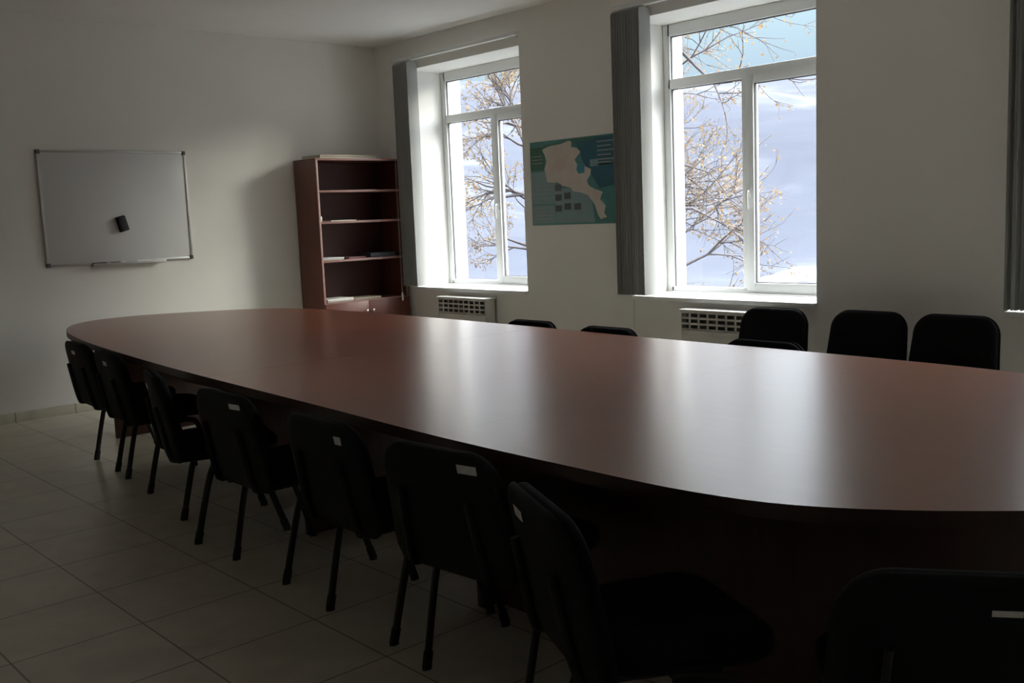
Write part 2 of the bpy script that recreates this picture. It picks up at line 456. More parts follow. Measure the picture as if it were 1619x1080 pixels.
# ------------------------------------------------------------------ chairs
CH_TOP = 0.772
def make_chair():
    """faces +Y, origin on the floor under the seat"""
    root = thing('visitor_chair', 'x', 'chair')
    # backrest geometry: v runs up the leaning back
    zb, L = 0.388, 0.393
    lean = 0.18
    def back_fn(off):
        def fn(u, v, d):
            curve = 0.28 * u * u
            y = -0.236 - math.sin(lean) * v + curve + (d + off) * math.cos(lean)
            z = zb + math.cos(lean) * v + (d + off) * math.sin(lean)
            return Vector((u, y, z))
        return fn
    ol = rounded_outline(0.495, 0.465, L, 0.055, 0.105, 8)
    bm = bmesh.new()
    add_cushion(bm, ol, [(1.0, 0.010), (0.985, 0.022), (0.94, 0.031), (0.82, 0.037), (0.5, 0.041), (0.2, 0.042)], [(1.0, 0.0), (0.985, -0.004), (0.5, -0.004)], back_fn(0.0), (0, L / 2))
    finish('backrest', bm, M['fabric'], root, angle=60)
    ol2 = rounded_outline(0.510, 0.480, L + 0.012, 0.060, 0.110, 8)
    ol2 = [(u, v - 0.006) for u, v in ol2]
    bm = bmesh.new()
    add_cushion(bm, ol2, [(1.0, 0.004), (0.97, 0.005), (0.5, 0.005)], [(1.0, -0.002), (0.985, -0.009), (0.94, -0.014), (0.8, -0.017), (0.45, -0.018)], back_fn(-0.0105), (0, L / 2))
    finish('back_shell', bm, M['shell'], root, angle=60)
    # seat
    so = [(u, v - 0.20) for u, v in rounded_outline(0.44, 0.47, 0.42, 0.07, 0.09, 8)]
    def seat_fn(u, v, d): return Vector((u, v, 0.412 + d - 0.25 * max(0, v - 0.10) ** 2))
    bm = bmesh.new()
    add_cushion(bm, so, [(1.0, 0.018), (0.985, 0.034), (0.94, 0.044), (0.8, 0.050), (0.4, 0.050)], [(1.0, 0.004), (0.98, 0.0), (0.5, 0.0)], seat_fn, (0, 0.01))
    finish('seat', bm, M['fabric'], root, angle=60)
    bm = bmesh.new()
    add_cushion(bm, so, [(0.985, 0.0), (0.5, 0.0)], [(0.985, -0.008), (0.95, -0.016), (0.8, -0.020), (0.4, -0.020)], seat_fn, (0, 0.01))
    finish('seat_pan', bm, M['shell'], root, angle=60)
    # frame: rails under the seat, uprights to the back, four legs
    for s in (-1, 1):
        bm = bmesh.new()
        add_tube(bm, smooth_path([(s * 0.16, 0.02, 0.385), (s * 0.16, -0.14, 0.385), (s * 0.16, -0.245, 0.388), (s * 0.158, -0.268, 0.41), (s * 0.15, -0.290, 0.50), (s * 0.14, -0.315, 0.64)], 5), 0.013, 0.008, 10)
        finish('back_support', bm, M['steel'], root)
        for front in (True, False):
            bm = bmesh.new()
            if front: pts = [(s * 0.205, -0.06, 0.382), (s * 0.225, 0.04, 0.378), (s * 0.234, 0.105, 0.33), (s * 0.240, 0.215, 0.012)]
            else: pts = [(s * 0.205, 0.06, 0.374), (s * 0.225, -0.04, 0.370), (s * 0.224, -0.105, 0.33), (s * 0.212, -0.185, 0.012)]
            add_tube(bm, smooth_path(pts, 6), 0.015, 0.009, 12, up=(0, 0, 1))
            leg = finish('leg', bm, M['steel'], root)
            bm = bmesh.new()
            e = Vector(pts[-1]); d = (e - Vector(pts[-2])).normalized()
            p0 = e - d * 0.045
            add_tube(bm, [p0, e, (e.x, e.y, 0.0)], 0.018, 0.0125, 12, up=(0, 1, 0))
            finish('foot_cap', bm, M['rubber'], leg)
    bm = bmesh.new()
    for y in (-0.045, 0.055): add_tube(bm, [(-0.215, y, 0.378), (0.215, y, 0.378)], 0.011, 0.009, 10)
    finish('seat_rail', bm, M['steel'], root)
    return root
PROTO = make_chair()

def make_sticker(u, v, w, h, tilt=0.0):
    """inventory sticker lying on the back shell"""
    zb, lean = 0.388, 0.18
    bm = bmesh.new(); N = 6
    rows = []
    for lay in (0.0, 0.0012):
        for j in (0, 1):
            r = []
            for i in range(N + 1):
                du = (i / N - 0.5) * w; dv = (j - 0.5) * h
                uu = u + du * math.cos(tilt) - dv * math.sin(tilt); vv = v + du * math.sin(tilt) + dv * math.cos(tilt)
                d = -0.0105 - 0.0172 - lay
                r.append(bm.verts.new((uu, -0.236 - math.sin(lean) * vv + 0.28 * uu * uu + d * math.cos(lean), zb + math.cos(lean) * vv + d * math.sin(lean))))
            rows.append(r)
    for a, b in ((0, 1), (2, 3), (0, 2), (1, 3)):
        for i in range(N): bm.faces.new((rows[a][i], rows[a][i + 1], rows[b][i + 1], rows[b][i]))
    for i in (0, N): bm.faces.new((rows[0][i], rows[1][i], rows[3][i], rows[2][i]))
    return bm

NEAR, FARG, WALLG = 'chairs pushed up to the near side of the table', 'chairs tucked in at the window side of the table', 'chairs standing against the window wall'
todo = []
def near_chair(px, py, deg, label, st, group=NEAR):
    """px,py = point on the floor midway between the rear feet"""
    a = math.radians(deg)
    return (px + math.sin(a) * -0.25, py + math.cos(a) * 0.25, a, label, group, st)
todo += [
    near_chair(2.02, -3.670, -4, 'black chair farthest left in the near row, under the rounded left end of the table', (0.02, 0.343, 0.06, 0.022, 0)),
    near_chair(2.67, -3.735, -6, 'black chair second from the left in the near row', (0.06, 0.343, 0.06, 0.024, 0)),
    near_chair(3.70, -3.905, -16, 'black chair turned askew, third from the left in the near row, its sticker slanting', (-0.02, 0.338, 0.065, 0.024, 0)),
    near_chair(4.47, -3.950, 0, 'black chair with an oblong pale sticker, fourth from the left in the near row', (0.150, 0.358, 0.075, 0.022, 0.02)),
    near_chair(5.26, -3.985, -2, 'black chair with a small square sticker, fifth from the left in the near row', (0.15, 0.343, 0.036, 0.028, 0)),
    near_chair(5.92, -4.010, 5, 'black chair sixth from the left in the near row, beside the steeply turned chair', (0.150, 0.358, 0.07, 0.026, 0)),
    near_chair(6.54, -4.180, -26, 'black chair turned steeply away near the bottom middle, its sticker slanting steeply', (-0.075, 0.343, 0.07, 0.026, 0)),
    (7.445 - 0.29 * math.sin(math.radians(34.6)), -4.055 + 0.29 * math.cos(math.radians(34.6)), math.radians(34.6),
     'black chair nearest the camera, in the dark bottom right corner of the picture', 'x', (0.05, 0.338, 0.05, 0.012, 0)),
]
for x, y, lab in ((3.73, 0.012, 'black chair top just above the table edge, left of a matching one'),
                  (4.40, 0.012, 'black chair top just above the table edge, right of its twin'),
                  (5.45, 0.012, 'low black chair top in front of the wall chair by the radiator')):
    todo.append((x, edge_y(x, False) + y - 0.228, PI, lab, FARG, None))
for x, y, lab in ((4.655, -0.625, 'black chair by the wall under the right window, covering the end of the radiator'),
                  (5.255, -0.560, 'black chair by the bare wall, left one of the close pair right of the window'),
                  (5.770, -0.560, 'black chair by the bare wall, right one of the close pair, nearest the right blind')):
    todo.append((x, y, PI, lab, WALLG, None))
chairs = [PROTO] + [copy_tree(PROTO) for _ in todo[1:]]
for o, (x, y, rz, lab, grp, st) in zip(chairs, todo):
    o.location = (x, y, 0); o.rotation_euler = (0, 0, rz)
    tag(o, lab, 'chair')
    if grp != 'x': o['group'] = grp
    else: o['group'] = NEAR
    if st:
        s = finish('sticker', make_sticker(*st), M['sticker'], o, smooth=False)
        s['label'] = 'pale sticker on the black chair back'

# ------------------------------------------------------------------ whiteboard
WY, WZ = -2.617, 1.62
wb = thing('whiteboard', 'white magnetic board in a thin aluminium frame hanging on the left wall', 'whiteboard', (0, WY, WZ))
hw, hh = 0.597, 0.450
box('board', (0.004, -hw + 0.012, -hh + 0.012), (0.018, hw - 0.012, hh - 0.012), M['board'], wb, 0.001)
boxes('frame', [((0.002, -hw, -hh), (0.024, -hw + 0.018, hh)), ((0.002, hw - 0.018, -hh), (0.024, hw, hh)),
                ((0.002, -hw + 0.018, -hh), (0.0238, hw - 0.018, -hh + 0.018)), ((0.002, -hw + 0.018, hh - 0.018), (0.0238, hw - 0.018, hh))], M['alu'], wb, 0.002)
for sy in (-1, 1):
    for sz in (-1, 1):
        y0, y1 = sorted((sy * (hw + 0.003), sy * (hw - 0.030))); z0, z1 = sorted((sz * (hh + 0.003), sz * (hh - 0.030)))
        box('corner_cap', (0.001, y0, z0), (0.028, y1, z1), M['cap'], wb, 0.006)
bm = bmesh.new()
add_box(bm, (0.003, -0.26, -hh - 0.012), (0.070, 0.34, -hh - 0.004), 0.002)
add_box(bm, (0.064, -0.26, -hh - 0.006), (0.070, 0.34, -hh + 0.008), 0.002)
finish('pen_tray', bm, M['alu'], wb)
er = thing('board_eraser', 'black board eraser stuck crookedly on the whiteboard', 'eraser', (0.0185, -2.605, 1.485))
er.rotation_euler = (math.radians(14), 0, 0)
box('felt_pad', (0.0, -0.036, -0.062), (0.022, 0.036, 0.062), M['felt'], er, 0.003)
box('grip', (0.0222, -0.034, -0.060), (0.046, 0.034, 0.060), M['ink'], er, 0.008, 3)
def marker(y, mat, label):
    t = thing('marker_pen', label, 'marker', (0.045, y, WZ - hh + 0.0062))
    bm = bmesh.new(); add_tube(bm, [(0, -0.045, 0), (0, 0.03, 0)], 0.0085, n=12); finish('barrel', bm, mat, t)
    bm = bmesh.new(); add_tube(bm, [(0, 0.0302, 0), (0, 0.065, 0), (0, 0.070, 0)], 0.0092, n=12, taper=[1, 1, 0.7]); finish('cap', bm, M['ink'] if mat is M['ink'] else M['white'], t)
marker(-2.83, M['ink'], 'black marker pen lying at the left end of the whiteboard tray')
marker(-2.68, M['redcover'], 'dull red marker pen lying on the whiteboard tray right of the black pen')
marker(-2.47, M['white'], 'white marker pen lying nearest the right end of the whiteboard tray')

# ------------------------------------------------------------------ bookcase
BD, B0, B1, BH = 0.38, -0.985, -0.045, 2.0
bc = thing('bookcase', 'tall red-brown bookcase with open shelves in the corner beside the left window', 'bookcase', (0.015, (B0 + B1) / 2, 0))
hy = (B1 - B0) / 2
t = 0.020
for s in (-1, 1):
    y0, y1 = sorted((s * hy, s * (hy - t)))
    p = box('side_panel', (0, y0, 0), (BD - 0.002, y1, BH - t), M['case'], bc, 0.001)
    box('lit_edge', (BD - 0.0018, y0, 0.0), (BD, y1, BH - t), M['caseedge'], p, 0.0005)
p = box('top_panel', (0, -hy, BH - t + 0.0005), (BD - 0.002, hy, BH), M['case'], bc, 0.001)
box('lit_edge', (BD - 0.0018, -hy, BH - t + 0.0005), (BD, hy, BH), M['caseedge'], p, 0.0005)
box('back_panel', (0.001, -hy + t, 0.06), (0.006, hy - t, BH - t), M['caseback'], bc, 0)
SH = [1.715, 1.435, 1.085, 0.700]
for z in SH:
    p = box('shelf', (0.0065, -hy + t + 0.0005, z - t), (BD - 0.014, hy - t - 0.0005, z), M['case'], bc, 0.001)
    box('lit_edge', (BD - 0.0138, -hy + t + 0.0005, z - t), (BD - 0.012, hy - t - 0.0005, z), M['caseedge'], p, 0.0005)
box('plinth', (0.02, -hy + t, 0.0), (BD - 0.03, hy - t, 0.06), M['case'], bc, 0.001)
for s in (-1, 1):
    y0, y1 = sorted((s * 0.002, s * (hy - 0.002)))
    dr = box('door', (BD + 0.001, y0, 0.065), (BD + 0.019, y1, 0.690), M['case'], bc, 0.0015)
    bm = bmesh.new()
    y = s * 0.036; z = 0.598
    add_tube(bm, [(BD + 0.019, y, z), (BD + 0.030, y, z), (BD + 0.032, y, z), (BD + 0.038, y, z), (BD + 0.043, y, z), (BD + 0.046, y, z)], 0.013, n=14, taper=[0.45, 0.45, 0.8, 1.0, 0.8, 0.3])
    finish('knob', bm, M['chrome'], dr)['label'] = 'shiny chrome knob'

def sheet_stack(name, label, cat, x, y, z, sx, sy, h, rz, mats, group=None, n=1):
    o = thing(name, label, cat, (x, y, z), rz, group)
    for k in range(n):
        off = 0.006 * (k % 2)
        box('sheet' if n > 1 else 'cover', (-sx / 2 + off, -sy / 2, h * k / n), (sx / 2 + off, sy / 2, h * (k + 1) / n - 0.0004), mats[k % len(mats)], o, 0.0008)
    return o
sheet_stack('folder', 'long pale folder lying on top of the bookcase at the left, its edge gaping', 'folder', 0.22, -0.62, BH + 0.0003, 0.30, 0.62, 0.030, 0.03, [M['paper'], M['card']], n=2)
sheet_stack('paper_sheet', 'thin pale sheet lying over the folder on top of the bookcase', 'paper', 0.20, -0.58, BH + 0.0306, 0.21, 0.50, 0.006, -0.05, [M['paper']])
sheet_stack('paper_sheet', 'thin loose papers on the second shelf of the bookcase', 'paper', 0.24, -0.70, 1.4353, 0.20, 0.30, 0.010, 0.12, [M['paper']])
sheet_stack('card_box', 'small white card box at the left end of the second bookcase shelf', 'box', 0.345, -0.945, 1.4353, 0.03, 0.028, 0.048, 0.1, [M['white']])
sheet_stack('document_folder', 'white folder at the left end of the third bookcase shelf', 'folder', 0.23, -0.83, 1.0853, 0.24, 0.22, 0.022, 0.0, [M['paper'], M['white']], n=2)
sheet_stack('booklet', 'dark booklet in the middle of the third bookcase shelf', 'book', 0.25, -0.585, 1.0853, 0.21, 0.20, 0.016, 0.1, [M['redcover']])
sheet_stack('book', 'thick dark book at the right end of the third bookcase shelf', 'book', 0.24, -0.27, 1.0853, 0.22, 0.28, 0.042, -0.06, [M['darkcover']])
sheet_stack('paper_stack', 'stack of pale papers at the left of the lowest open bookcase shelf', 'papers', 0.25, -0.79, 0.7003, 0.21, 0.29, 0.030, 0.04, [M['paper'], M['white'], M['paper']], n=3)
sheet_stack('magazine', 'tan magazine right of the paper stack on the lowest open bookcase shelf', 'magazine', 0.25, -0.48, 0.7003, 0.21, 0.29, 0.018, -0.04, [M['card']])

# ------------------------------------------------------------------ vertical blinds
def make_blind(x0, n, label, drop_chain=True):
    b = thing('vertical_blind', label, 'blind', (x0, -0.075, 0))
    ztop, zbot = 2.872, 0.800
    L = 1.66
    bm = bmesh.new()
    add_box(bm, (-0.012, -0.022, ztop), (L, 0.022, ztop + 0.032), 0.004)
    finish('headrail', bm, M['pvc'], b)
    boxes('wall_bracket', [((xx - 0.012, 0.0225, ztop + 0.004), (xx + 0.012, 0.0745, ztop + 0.030)) for xx in (0.08, L - 0.08)], M['alu'], b, 0.002)
    for i in range(n):
        x = 0.012 + i * 0.0265
        ang = random.uniform(-0.10, 0.10) + 0.04
        hwid = 0.0625; y0 = 0.006
        bm = bmesh.new()
        N = 6; rows = []
        for side in (-0.0008, 0.0008):
            for z in (zbot + 0.0, ztop - 0.03, ztop - 0.012):
                r = []
                for k in range(N + 1):
                    s = (k / N - 0.5) * 2
                    w = hwid if z < ztop - 0.02 else hwid * 0.72
                    yy = y0 + s * w; xx = x + 0.007 * (1 - s * s) + side + s * ang * 0.055
                    r.append(bm.verts.new((xx, yy, z)))
                rows.append(r)
        for o in (0, 3):
            for j in (0, 1):
                for k in range(N): bm.faces.new((rows[o + j][k], rows[o + j][k + 1], rows[o + j + 1][k + 1], rows[o + j + 1][k]))
        for j in (0, 1):
            for k in (0, N): bm.faces.new((rows[j][k], rows[j + 1][k], rows[j + 4][k], rows[j + 3][k]))
        for j in (0, 2):
            for k in range(N): bm.faces.new((rows[j][k], rows[j][k + 1], rows[j + 3][k + 1], rows[j + 3][k]))
        sl = finish('slat', bm, M['blind'], b, angle=60)
        bm = bmesh.new()
        add_box(bm, (x - 0.0025, y0 - 0.052, zbot - 0.001), (x + 0.0035, y0 + 0.052, zbot + 0.030), 0.001, 1, rot=Matrix.Rotation(-ang, 3, 'Z'), pivot=Vector((x, y0, zbot)))
        finish('bottom_weight', bm, M['blind'], sl)
        bm = bmesh.new()
        add_tube(bm, [(x + 0.004, y0, ztop - 0.014), (x + 0.004, y0, ztop + 0.002)], 0.004, n=8)
        finish('slat_hook', bm, M['white'], sl)
    if drop_chain:
        bm = bmesh.new()
        for dx in (-0.006, 0.006):
            add_tube(bm, [(dx, -0.072, ztop + 0.012), (dx, -0.072, 1.6), (dx * 0.8, -0.072, 0.70)], 0.0009, n=6)
        add_tube(bm, [(-0.008, -0.072, ztop + 0.012), (0.008, -0.072, ztop + 0.012)], 0.002, n=6)
        add_tube(bm, [(0.0, -0.072, ztop + 0.012), (0.0, -0.02, ztop + 0.012)], 0.003, n=6)
        ch = finish('control_chain', bm, M['white'], b)
        bm = bmesh.new()
        add_tube(bm, [(0, -0.072, 0.735), (0, -0.072, 0.725), (0, -0.072, 0.665), (0, -0.072, 0.655)], 0.012, 0.009, n=12, taper=[0.5, 1, 1, 0.5])
        finish('chain_weight', bm, M['white'], ch)
    return b
make_blind(0.440, 9, 'grey vertical blind drawn into a bundle left of the left window, next to the bookcase')
make_blind(3.150, 11, 'grey vertical blind drawn into a bundle between the map poster and the right window', False)
make_blind(5.960, 11, 'grey vertical blind drawn into a bundle at the right edge of the picture', False)

# ------------------------------------------------------------------ radiators
def make_radiator(x0, x1, label, group='radiators under the windows'):
    r = thing('radiator', label, 'radiator', (x0, 0, 0), 0, group)
    W = x1 - x0; d0, d1 = -0.145, -0.03
    bm = bmesh.new()
    add_box(bm, (0, d0, 0.16), (W, d0 + 0.0025, 0.575), 0.001)
    z0, z1 = 0.575, 0.695
    rows = 3; cols = 9
    # slotted strip: a lattice of bars with real openings
    for k in range(rows + 1):
        z = z0 + (z1 - z0) * k / rows
        add_box(bm, (0, d0, z - 0.007), (W, d0 + 0.0025, z + 0.007), 0)
    for k in range(cols + 1):
        x = W * k / cols
        add_box(bm, (max(0, x - 0.008), d0, z0), (min(W, x + 0.008), d0 + 0.0025, z1), 0)
    for x in (0, W - 0.0025): add_box(bm, (x, d0, 0.16), (x + 0.0025, d1, 0.70), 0)
    finish('casing', bm, M['heater'], r, angle=30)
    box('top_cover', (-0.012, d0 - 0.012, 0.7003), (W + 0.012, d1 + 0.005, 0.716), M['heater'], r, 0.003)
    bm = bmesh.new()
    for k in range(34):
        x = 0.03 + (W - 0.06) * k / 33
        add_box(bm, (x - 0.0008, d0 + 0.02, 0.22), (x + 0.0008, d1 - 0.012, 0.68), 0)
    finish('convector_fins', bm, M['slot'], r, smooth=False)
    bm = bmesh.new()
    for z in (0.30, 0.42): add_tube(bm, [(-0.07, (d0 + d1) / 2, z), (W + 0.07, (d0 + d1) / 2, z)], 0.012, n=10)
    for z in (0.30, 0.42):
        for xx in (-0.07, W + 0.07): add_tube(bm, [(xx, (d0 + d1) / 2, z), (xx, 0.0, z)], 0.012, n=10)
    finish('heating_pipe', bm, M['heater'], r)
make_radiator(0.985, 1.635, 'cream radiator with a slotted top, under the left window')
make_radiator(3.765, 4.455, 'cream radiator with a slotted top, under the right window, half hidden by a chair')

# thin white cable under the sill of the right window
bm = bmesh.new()
add_tube(bm, smooth_path([(3.212, -0.006, 0.752), (3.206, -0.006, 0.62), (3.20, -0.006, 0.45), (3.215, -0.006, 0.2), (3.21, -0.016, 0.08), (3.21, -0.02, 0.0)], 4), 0.004, n=6)
tag(finish('wall_cable', bm, M['white']), 'thin white cable hanging down the wall from the left end of the right window sill', 'cable')

# ------------------------------------------------------------------ map poster
MX0, MX1, MZ0, MZ1 = 2.128, 3.085, 1.333, 2.010
mp = thing('map_poster', 'teal wall map with a pale country shape, pinned between the two windows', 'map', (MX0, 0, MZ0))
mw, mh = MX1 - MX0, MZ1 - MZ0
box('sheet', (0, -0.0035, 0), (mw, -0.0005, mh), M['map_sea'], mp, 0.0004)
def flat(name, pts, mat, lay, parent=mp):
    """printed area: pts in 0..1 of the sheet, from its lower left corner"""
    bm = bmesh.new()
    y = -0.0035 - 0.0004 * lay
    f = [bm.verts.new((u * mw, y, v * mh)) for u, v in pts]
    b = [bm.verts.new((u * mw, y + 0.0003, v * mh)) for u, v in pts]
    n = len(pts)
    bm.faces.new(f); bm.faces.new(b)
    for i in range(n): bm.faces.new((f[i], f[(i + 1) % n], b[(i + 1) % n], b[i]))
    bm.normal_update()
    bmesh.ops.triangulate(bm, faces=[q for q in bm.faces if len(q.verts) > 4], ngon_method='EAR_CLIP')
    return finish(name, bm, mat, parent, smooth=False)
def rect(u0, v0, u1, v1): return [(u0, v0), (u1, v0), (u1, v1), (u0, v1)]
def many(name, rs, mat, lay):
    bm = bmesh.new(); y = -0.0035 - 0.0004 * lay
    for u0, v0, u1, v1 in rs: add_box(bm, (u0 * mw, y, v0 * mh), (u1 * mw, y + 0.0003, v1 * mh), 0)
    return finish(name, bm, mat, mp, smooth=False)
flat('map_field', rect(0.0, 0.66, 0.18, 0.93), M['map_green'], 1)
flat('map_field', rect(0.0, 0.25, 0.30, 0.64), M['map_pale'], 1)
flat('map_field', rect(0.0, 0.02, 0.28, 0.24), M['map_pale'], 1)
flat('map_field', [(0.53, 0.98), (0.98, 0.985), (0.985, 0.44), (0.80, 0.40), (0.72, 0.55), (0.62, 0.72), (0.58, 0.86)], M['map_dark'], 1)
flat('map_field', [(0.28, 0.02), (0.74, 0.02), (0.70, 0.34), (0.52, 0.42), (0.30, 0.44)], M['map_pale'], 1)
flat('title_strip', [(0.17, 0.955), (0.52, 0.985), (0.74, 0.99), (0.74, 0.955), (0.50, 0.945), (0.17, 0.925)], M['map_green'], 2)
land = [(0.15, 0.90), (0.24, 0.935), (0.37, 0.945), (0.47, 0.975), (0.50, 0.955), (0.49, 0.90), (0.56, 0.88), (0.60, 0.83), (0.57, 0.80), (0.53, 0.75), (0.55, 0.70), (0.60, 0.68), (0.66, 0.655),
        (0.71, 0.625), (0.70, 0.56), (0.66, 0.50), (0.68, 0.44), (0.74, 0.40), (0.83, 0.36), (0.80, 0.28), (0.86, 0.20), (0.84, 0.12), (0.87, 0.075), (0.80, 0.05), (0.77, 0.11),
        (0.74, 0.22), (0.67, 0.33), (0.58, 0.37), (0.50, 0.385), (0.47, 0.43), (0.37, 0.46), (0.33, 0.50), (0.20, 0.51), (0.19, 0.58), (0.17, 0.67), (0.20, 0.76), (0.18, 0.83)]
flat('country_shape', land, M['map_land'], 3)
flat('map_region', [(0.74, 0.38), (0.80, 0.34), (0.78, 0.28), (0.72, 0.34)], M['map_pink'], 4)
flat('map_region', [(0.34, 0.80), (0.42, 0.78), (0.43, 0.66), (0.34, 0.62), (0.28, 0.70)], M['map_pink'], 4)
flat('map_lake', [(0.56, 0.70), (0.60, 0.71), (0.64, 0.655), (0.635, 0.59), (0.57, 0.585), (0.545, 0.63)], M['map_lake'], 4)
for q in ([(0.02 + 0.004 * (k % 3), 0.20 - 0.045 * k, 0.25 - 0.01 * (k % 2), 0.215 - 0.045 * k) for k in range(4)]
     + [(0.02, 0.47 - 0.05 * k, 0.27 - 0.02 * (k % 3), 0.482 - 0.05 * k) for k in range(4)] + [(0.02, 0.82 - 0.04 * k, 0.15, 0.83 - 0.04 * k) for k in range(3)]
     + [(0.78, 0.92 - 0.05 * k, 0.96 - 0.03 * (k % 2), 0.935 - 0.05 * k) for k in range(6)] + [(0.76, 0.70 - 0.03, 0.93, 0.70)]):
    flat('text_line', rect(*q), M['map_line'], 2)
flat('map_field', rect(0.70, 0.655, 0.79, 0.735), M['map_pale'], 3)
for u, v in ((0.29, 0.40), (0.29, 0.285), (0.395, 0.30), (0.29, 0.155), (0.395, 0.175), (0.51, 0.17)):
    flat('photo_inset', rect(u, v, u + 0.075, v + 0.075), M['map_photo'], 3)
for q in ((0.29, 0.262, 0.50, 0.272), (0.29, 0.372, 0.37, 0.38), (0.29, 0.24, 0.47, 0.25)): flat('photo_caption', rect(*q), M['map_line'], 2)

# ------------------------------------------------------------------ outside
def terrain():
    from mathutils import noise
    bm = bmesh.new()
    cx, cy = 4.0, 0.0
    rs = [9, 16, 26, 38, 50, 62, 75, 95, 120, 150, 185, 220, 260, 300, 340, 380, 420, 460, 500, 560, 640, 760]
    A0, A1, NA = math.radians(-8), math.radians(188), 150
    def h(r, x, y):
        if r < 62: z = -3.3 - 0.35 * (r / 62)
        elif r < 120: z = -3.65 - 9.0 * ((r - 62) / 58) ** 1.4
        else: z = -12.65 + 82.0 * (1 - math.cos(min(1, (r - 120) / 440) * PI)) / 2
        z += noise.noise(Vector((x * 0.012, y * 0.012, 3))) * min(9, max(0, (r - 90) * 0.06))
        z += noise.noise(Vector((x * 0.04, y * 0.04, 7))) * min(3.5, max(0, (r - 70) * 0.03))
        return z
    rows = []
    for r in rs:
        row = []
        for k in range(NA + 1):
            a = A0 + (A1 - A0) * k / NA
            x, y = cx + r * math.cos(a), cy + r * math.sin(a)
            row.append(bm.verts.new((x, y, h(r, x, y))))
        rows.append(row)
    for r0, r1 in zip(rows, rows[1:]):
        for k in range(NA): bm.faces.new((r0[k], r0[k + 1], r1[k + 1], r1[k]))
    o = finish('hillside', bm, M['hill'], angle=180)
    return structure(o)
terrain()

def snow_heap():
    from mathutils import noise
    bm = bmesh.new()
    bmesh.ops.create_icosphere(bm, subdivisions=4, radius=1.0)
    for v in bm.verts:
        n = noise.noise(v.co * 2.1) * 0.22 + noise.noise(v.co * 5.0) * 0.10
        v.co = v.co * (1 + n)
        v.co = Vector((v.co.x * 2.9, v.co.y * 2.6, max(-0.25, v.co.z * 1.35)))
    o = finish('snow_heap', bm, M['snow'], angle=180)
    az = math.radians(121.1); d = 58
    o.location = (8.15 + d * math.cos(az), -5.76 + d * math.sin(az), -3.55)
    o.rotation_euler = (0, 0, math.radians(30))
    tag(o, 'white heap of snow outside, seen through the lower right pane of the right window', 'snow heap')
snow_heap()

def make_tree(name, label, base, height, limbs, seed, leaf_p):
    rnd = random.Random(seed)
    t = thing(name, label, 'tree', base, 0, 'trees outside the windows')
    bm = bmesh.new(); lv = bmesh.new()
    tips = []
    def branch(p, d, length, r, depth):
        n = 4 if depth < 2 else 3
        pts = [p.copy()]; q = p.copy(); dd = d.copy()
        for k in range(n):
            dd = (dd + Vector((rnd.uniform(-1, 1), rnd.uniform(-1, 1), rnd.uniform(-0.6, 0.9))) * 0.17).normalized()
            q = q + dd * (length / n); pts.append(q.copy())
        add_tube(bm, pts, r, n=7 if depth < 2 else 4, taper=[1 - 0.5 * k / n for k in range(n + 1)], caps=False)
        if depth >= 4:
            for k in range(1, n + 1):
                tips.append((pts[k], dd))
        if depth >= 6 or length < 0.13: return
        kids = 3 if depth < 2 else rnd.choice((2, 3, 3))
        for k in range(kids):
            at = pts[rnd.randint(max(1, n // 2), n)] if k else pts[-1]
            ax = Vector((rnd.uniform(-1, 1), rnd.uniform(-1, 1), rnd.uniform(-1, 1))).normalized()
            nd = (dd + ax * rnd.uniform(0.45, 0.85)).normalized()
            branch(at, nd, length * rnd.uniform(0.58, 0.80), r * rnd.uniform(0.50, 0.66), depth + 1)
    # trunk
    pts = [Vector((0, 0, -0.4)), Vector((0.06, 0.03, height * 0.3)), Vector((-0.05, 0.05, height * 0.6)), Vector((0.05, 0, height * 0.85)), Vector((0.1, 0.1, height))]
    sp = smooth_path(pts, 5)
    add_tube(bm, sp, 0.15, n=10, taper=[1 - 0.75 * k / (len(sp) - 1) for k in range(len(sp))])
    for f, az, el, ln in limbs:
        i = min(len(sp) - 1, int(f * (len(sp) - 1)))
        a = math.radians(az)
        d = Vector((math.cos(a) * math.cos(el), math.sin(a) * math.cos(el), math.sin(el)))
        branch(sp[i], d, ln, 0.030 + 0.016 * ln, 1)
    tr = finish('branches', bm, M['bark'], t, angle=180)
    for p, d in tips:
        if rnd.random() > leaf_p: continue
        for _ in range(rnd.choice((1, 1, 2))):
            s = rnd.uniform(0.016, 0.032)
            a = Vector((rnd.uniform(-1, 1), rnd.uniform(-1, 1), rnd.uniform(-1.2, 0.2))).normalized()
            b = a.cross(Vector((rnd.uniform(-1, 1), rnd.uniform(-1, 1), rnd.uniform(-1, 1)))).normalized()
            c = a.cross(b) * 0.25
            o = p + Vector((rnd.uniform(-1, 1), rnd.uniform(-1, 1), rnd.uniform(-1, 0.3))) * 0.05
            v = [lv.verts.new(o), lv.verts.new(o + a * s + b * s * 0.62 + c * s), lv.verts.new(o + a * s * 2.1), lv.verts.new(o + a * s - b * s * 0.62 + c * s), ]
            lv.faces.new((v[0], v[1], v[2])); lv.faces.new((v[0], v[2], v[3]))
    finish('foliage', lv, M['leaf'], t, smooth=False)
    return t
big = []
for k in range(13):                      # long limbs reaching past the right window
    f = 0.27 + 0.042 * k
    big.append((f, 44 + (k * 37) % 50 - 25, 0.08 + 0.05 * (k % 4) + (0.15 if k > 8 else 0), 1.30 + (0.45 if k > 6 else 0.0)))
for k in range(9):                       # shorter limbs behind the left window
    big.append((0.33 + 0.055 * k, 224 + (k * 41) % 60 - 30, 0.45 + 0.2 * (k % 3), 0.85))
for k in range(5):
    big.append((0.35 + 0.1 * k, (120, 310, 150, 330, 100)[k], 0.6, 1.0))
make_tree('leafy_tree', 'tall half bare tree with dry brownish leaves outside, spreading behind both windows', (-2.75, 5.35, -3.2), 10.4, big, 11, 0.62)
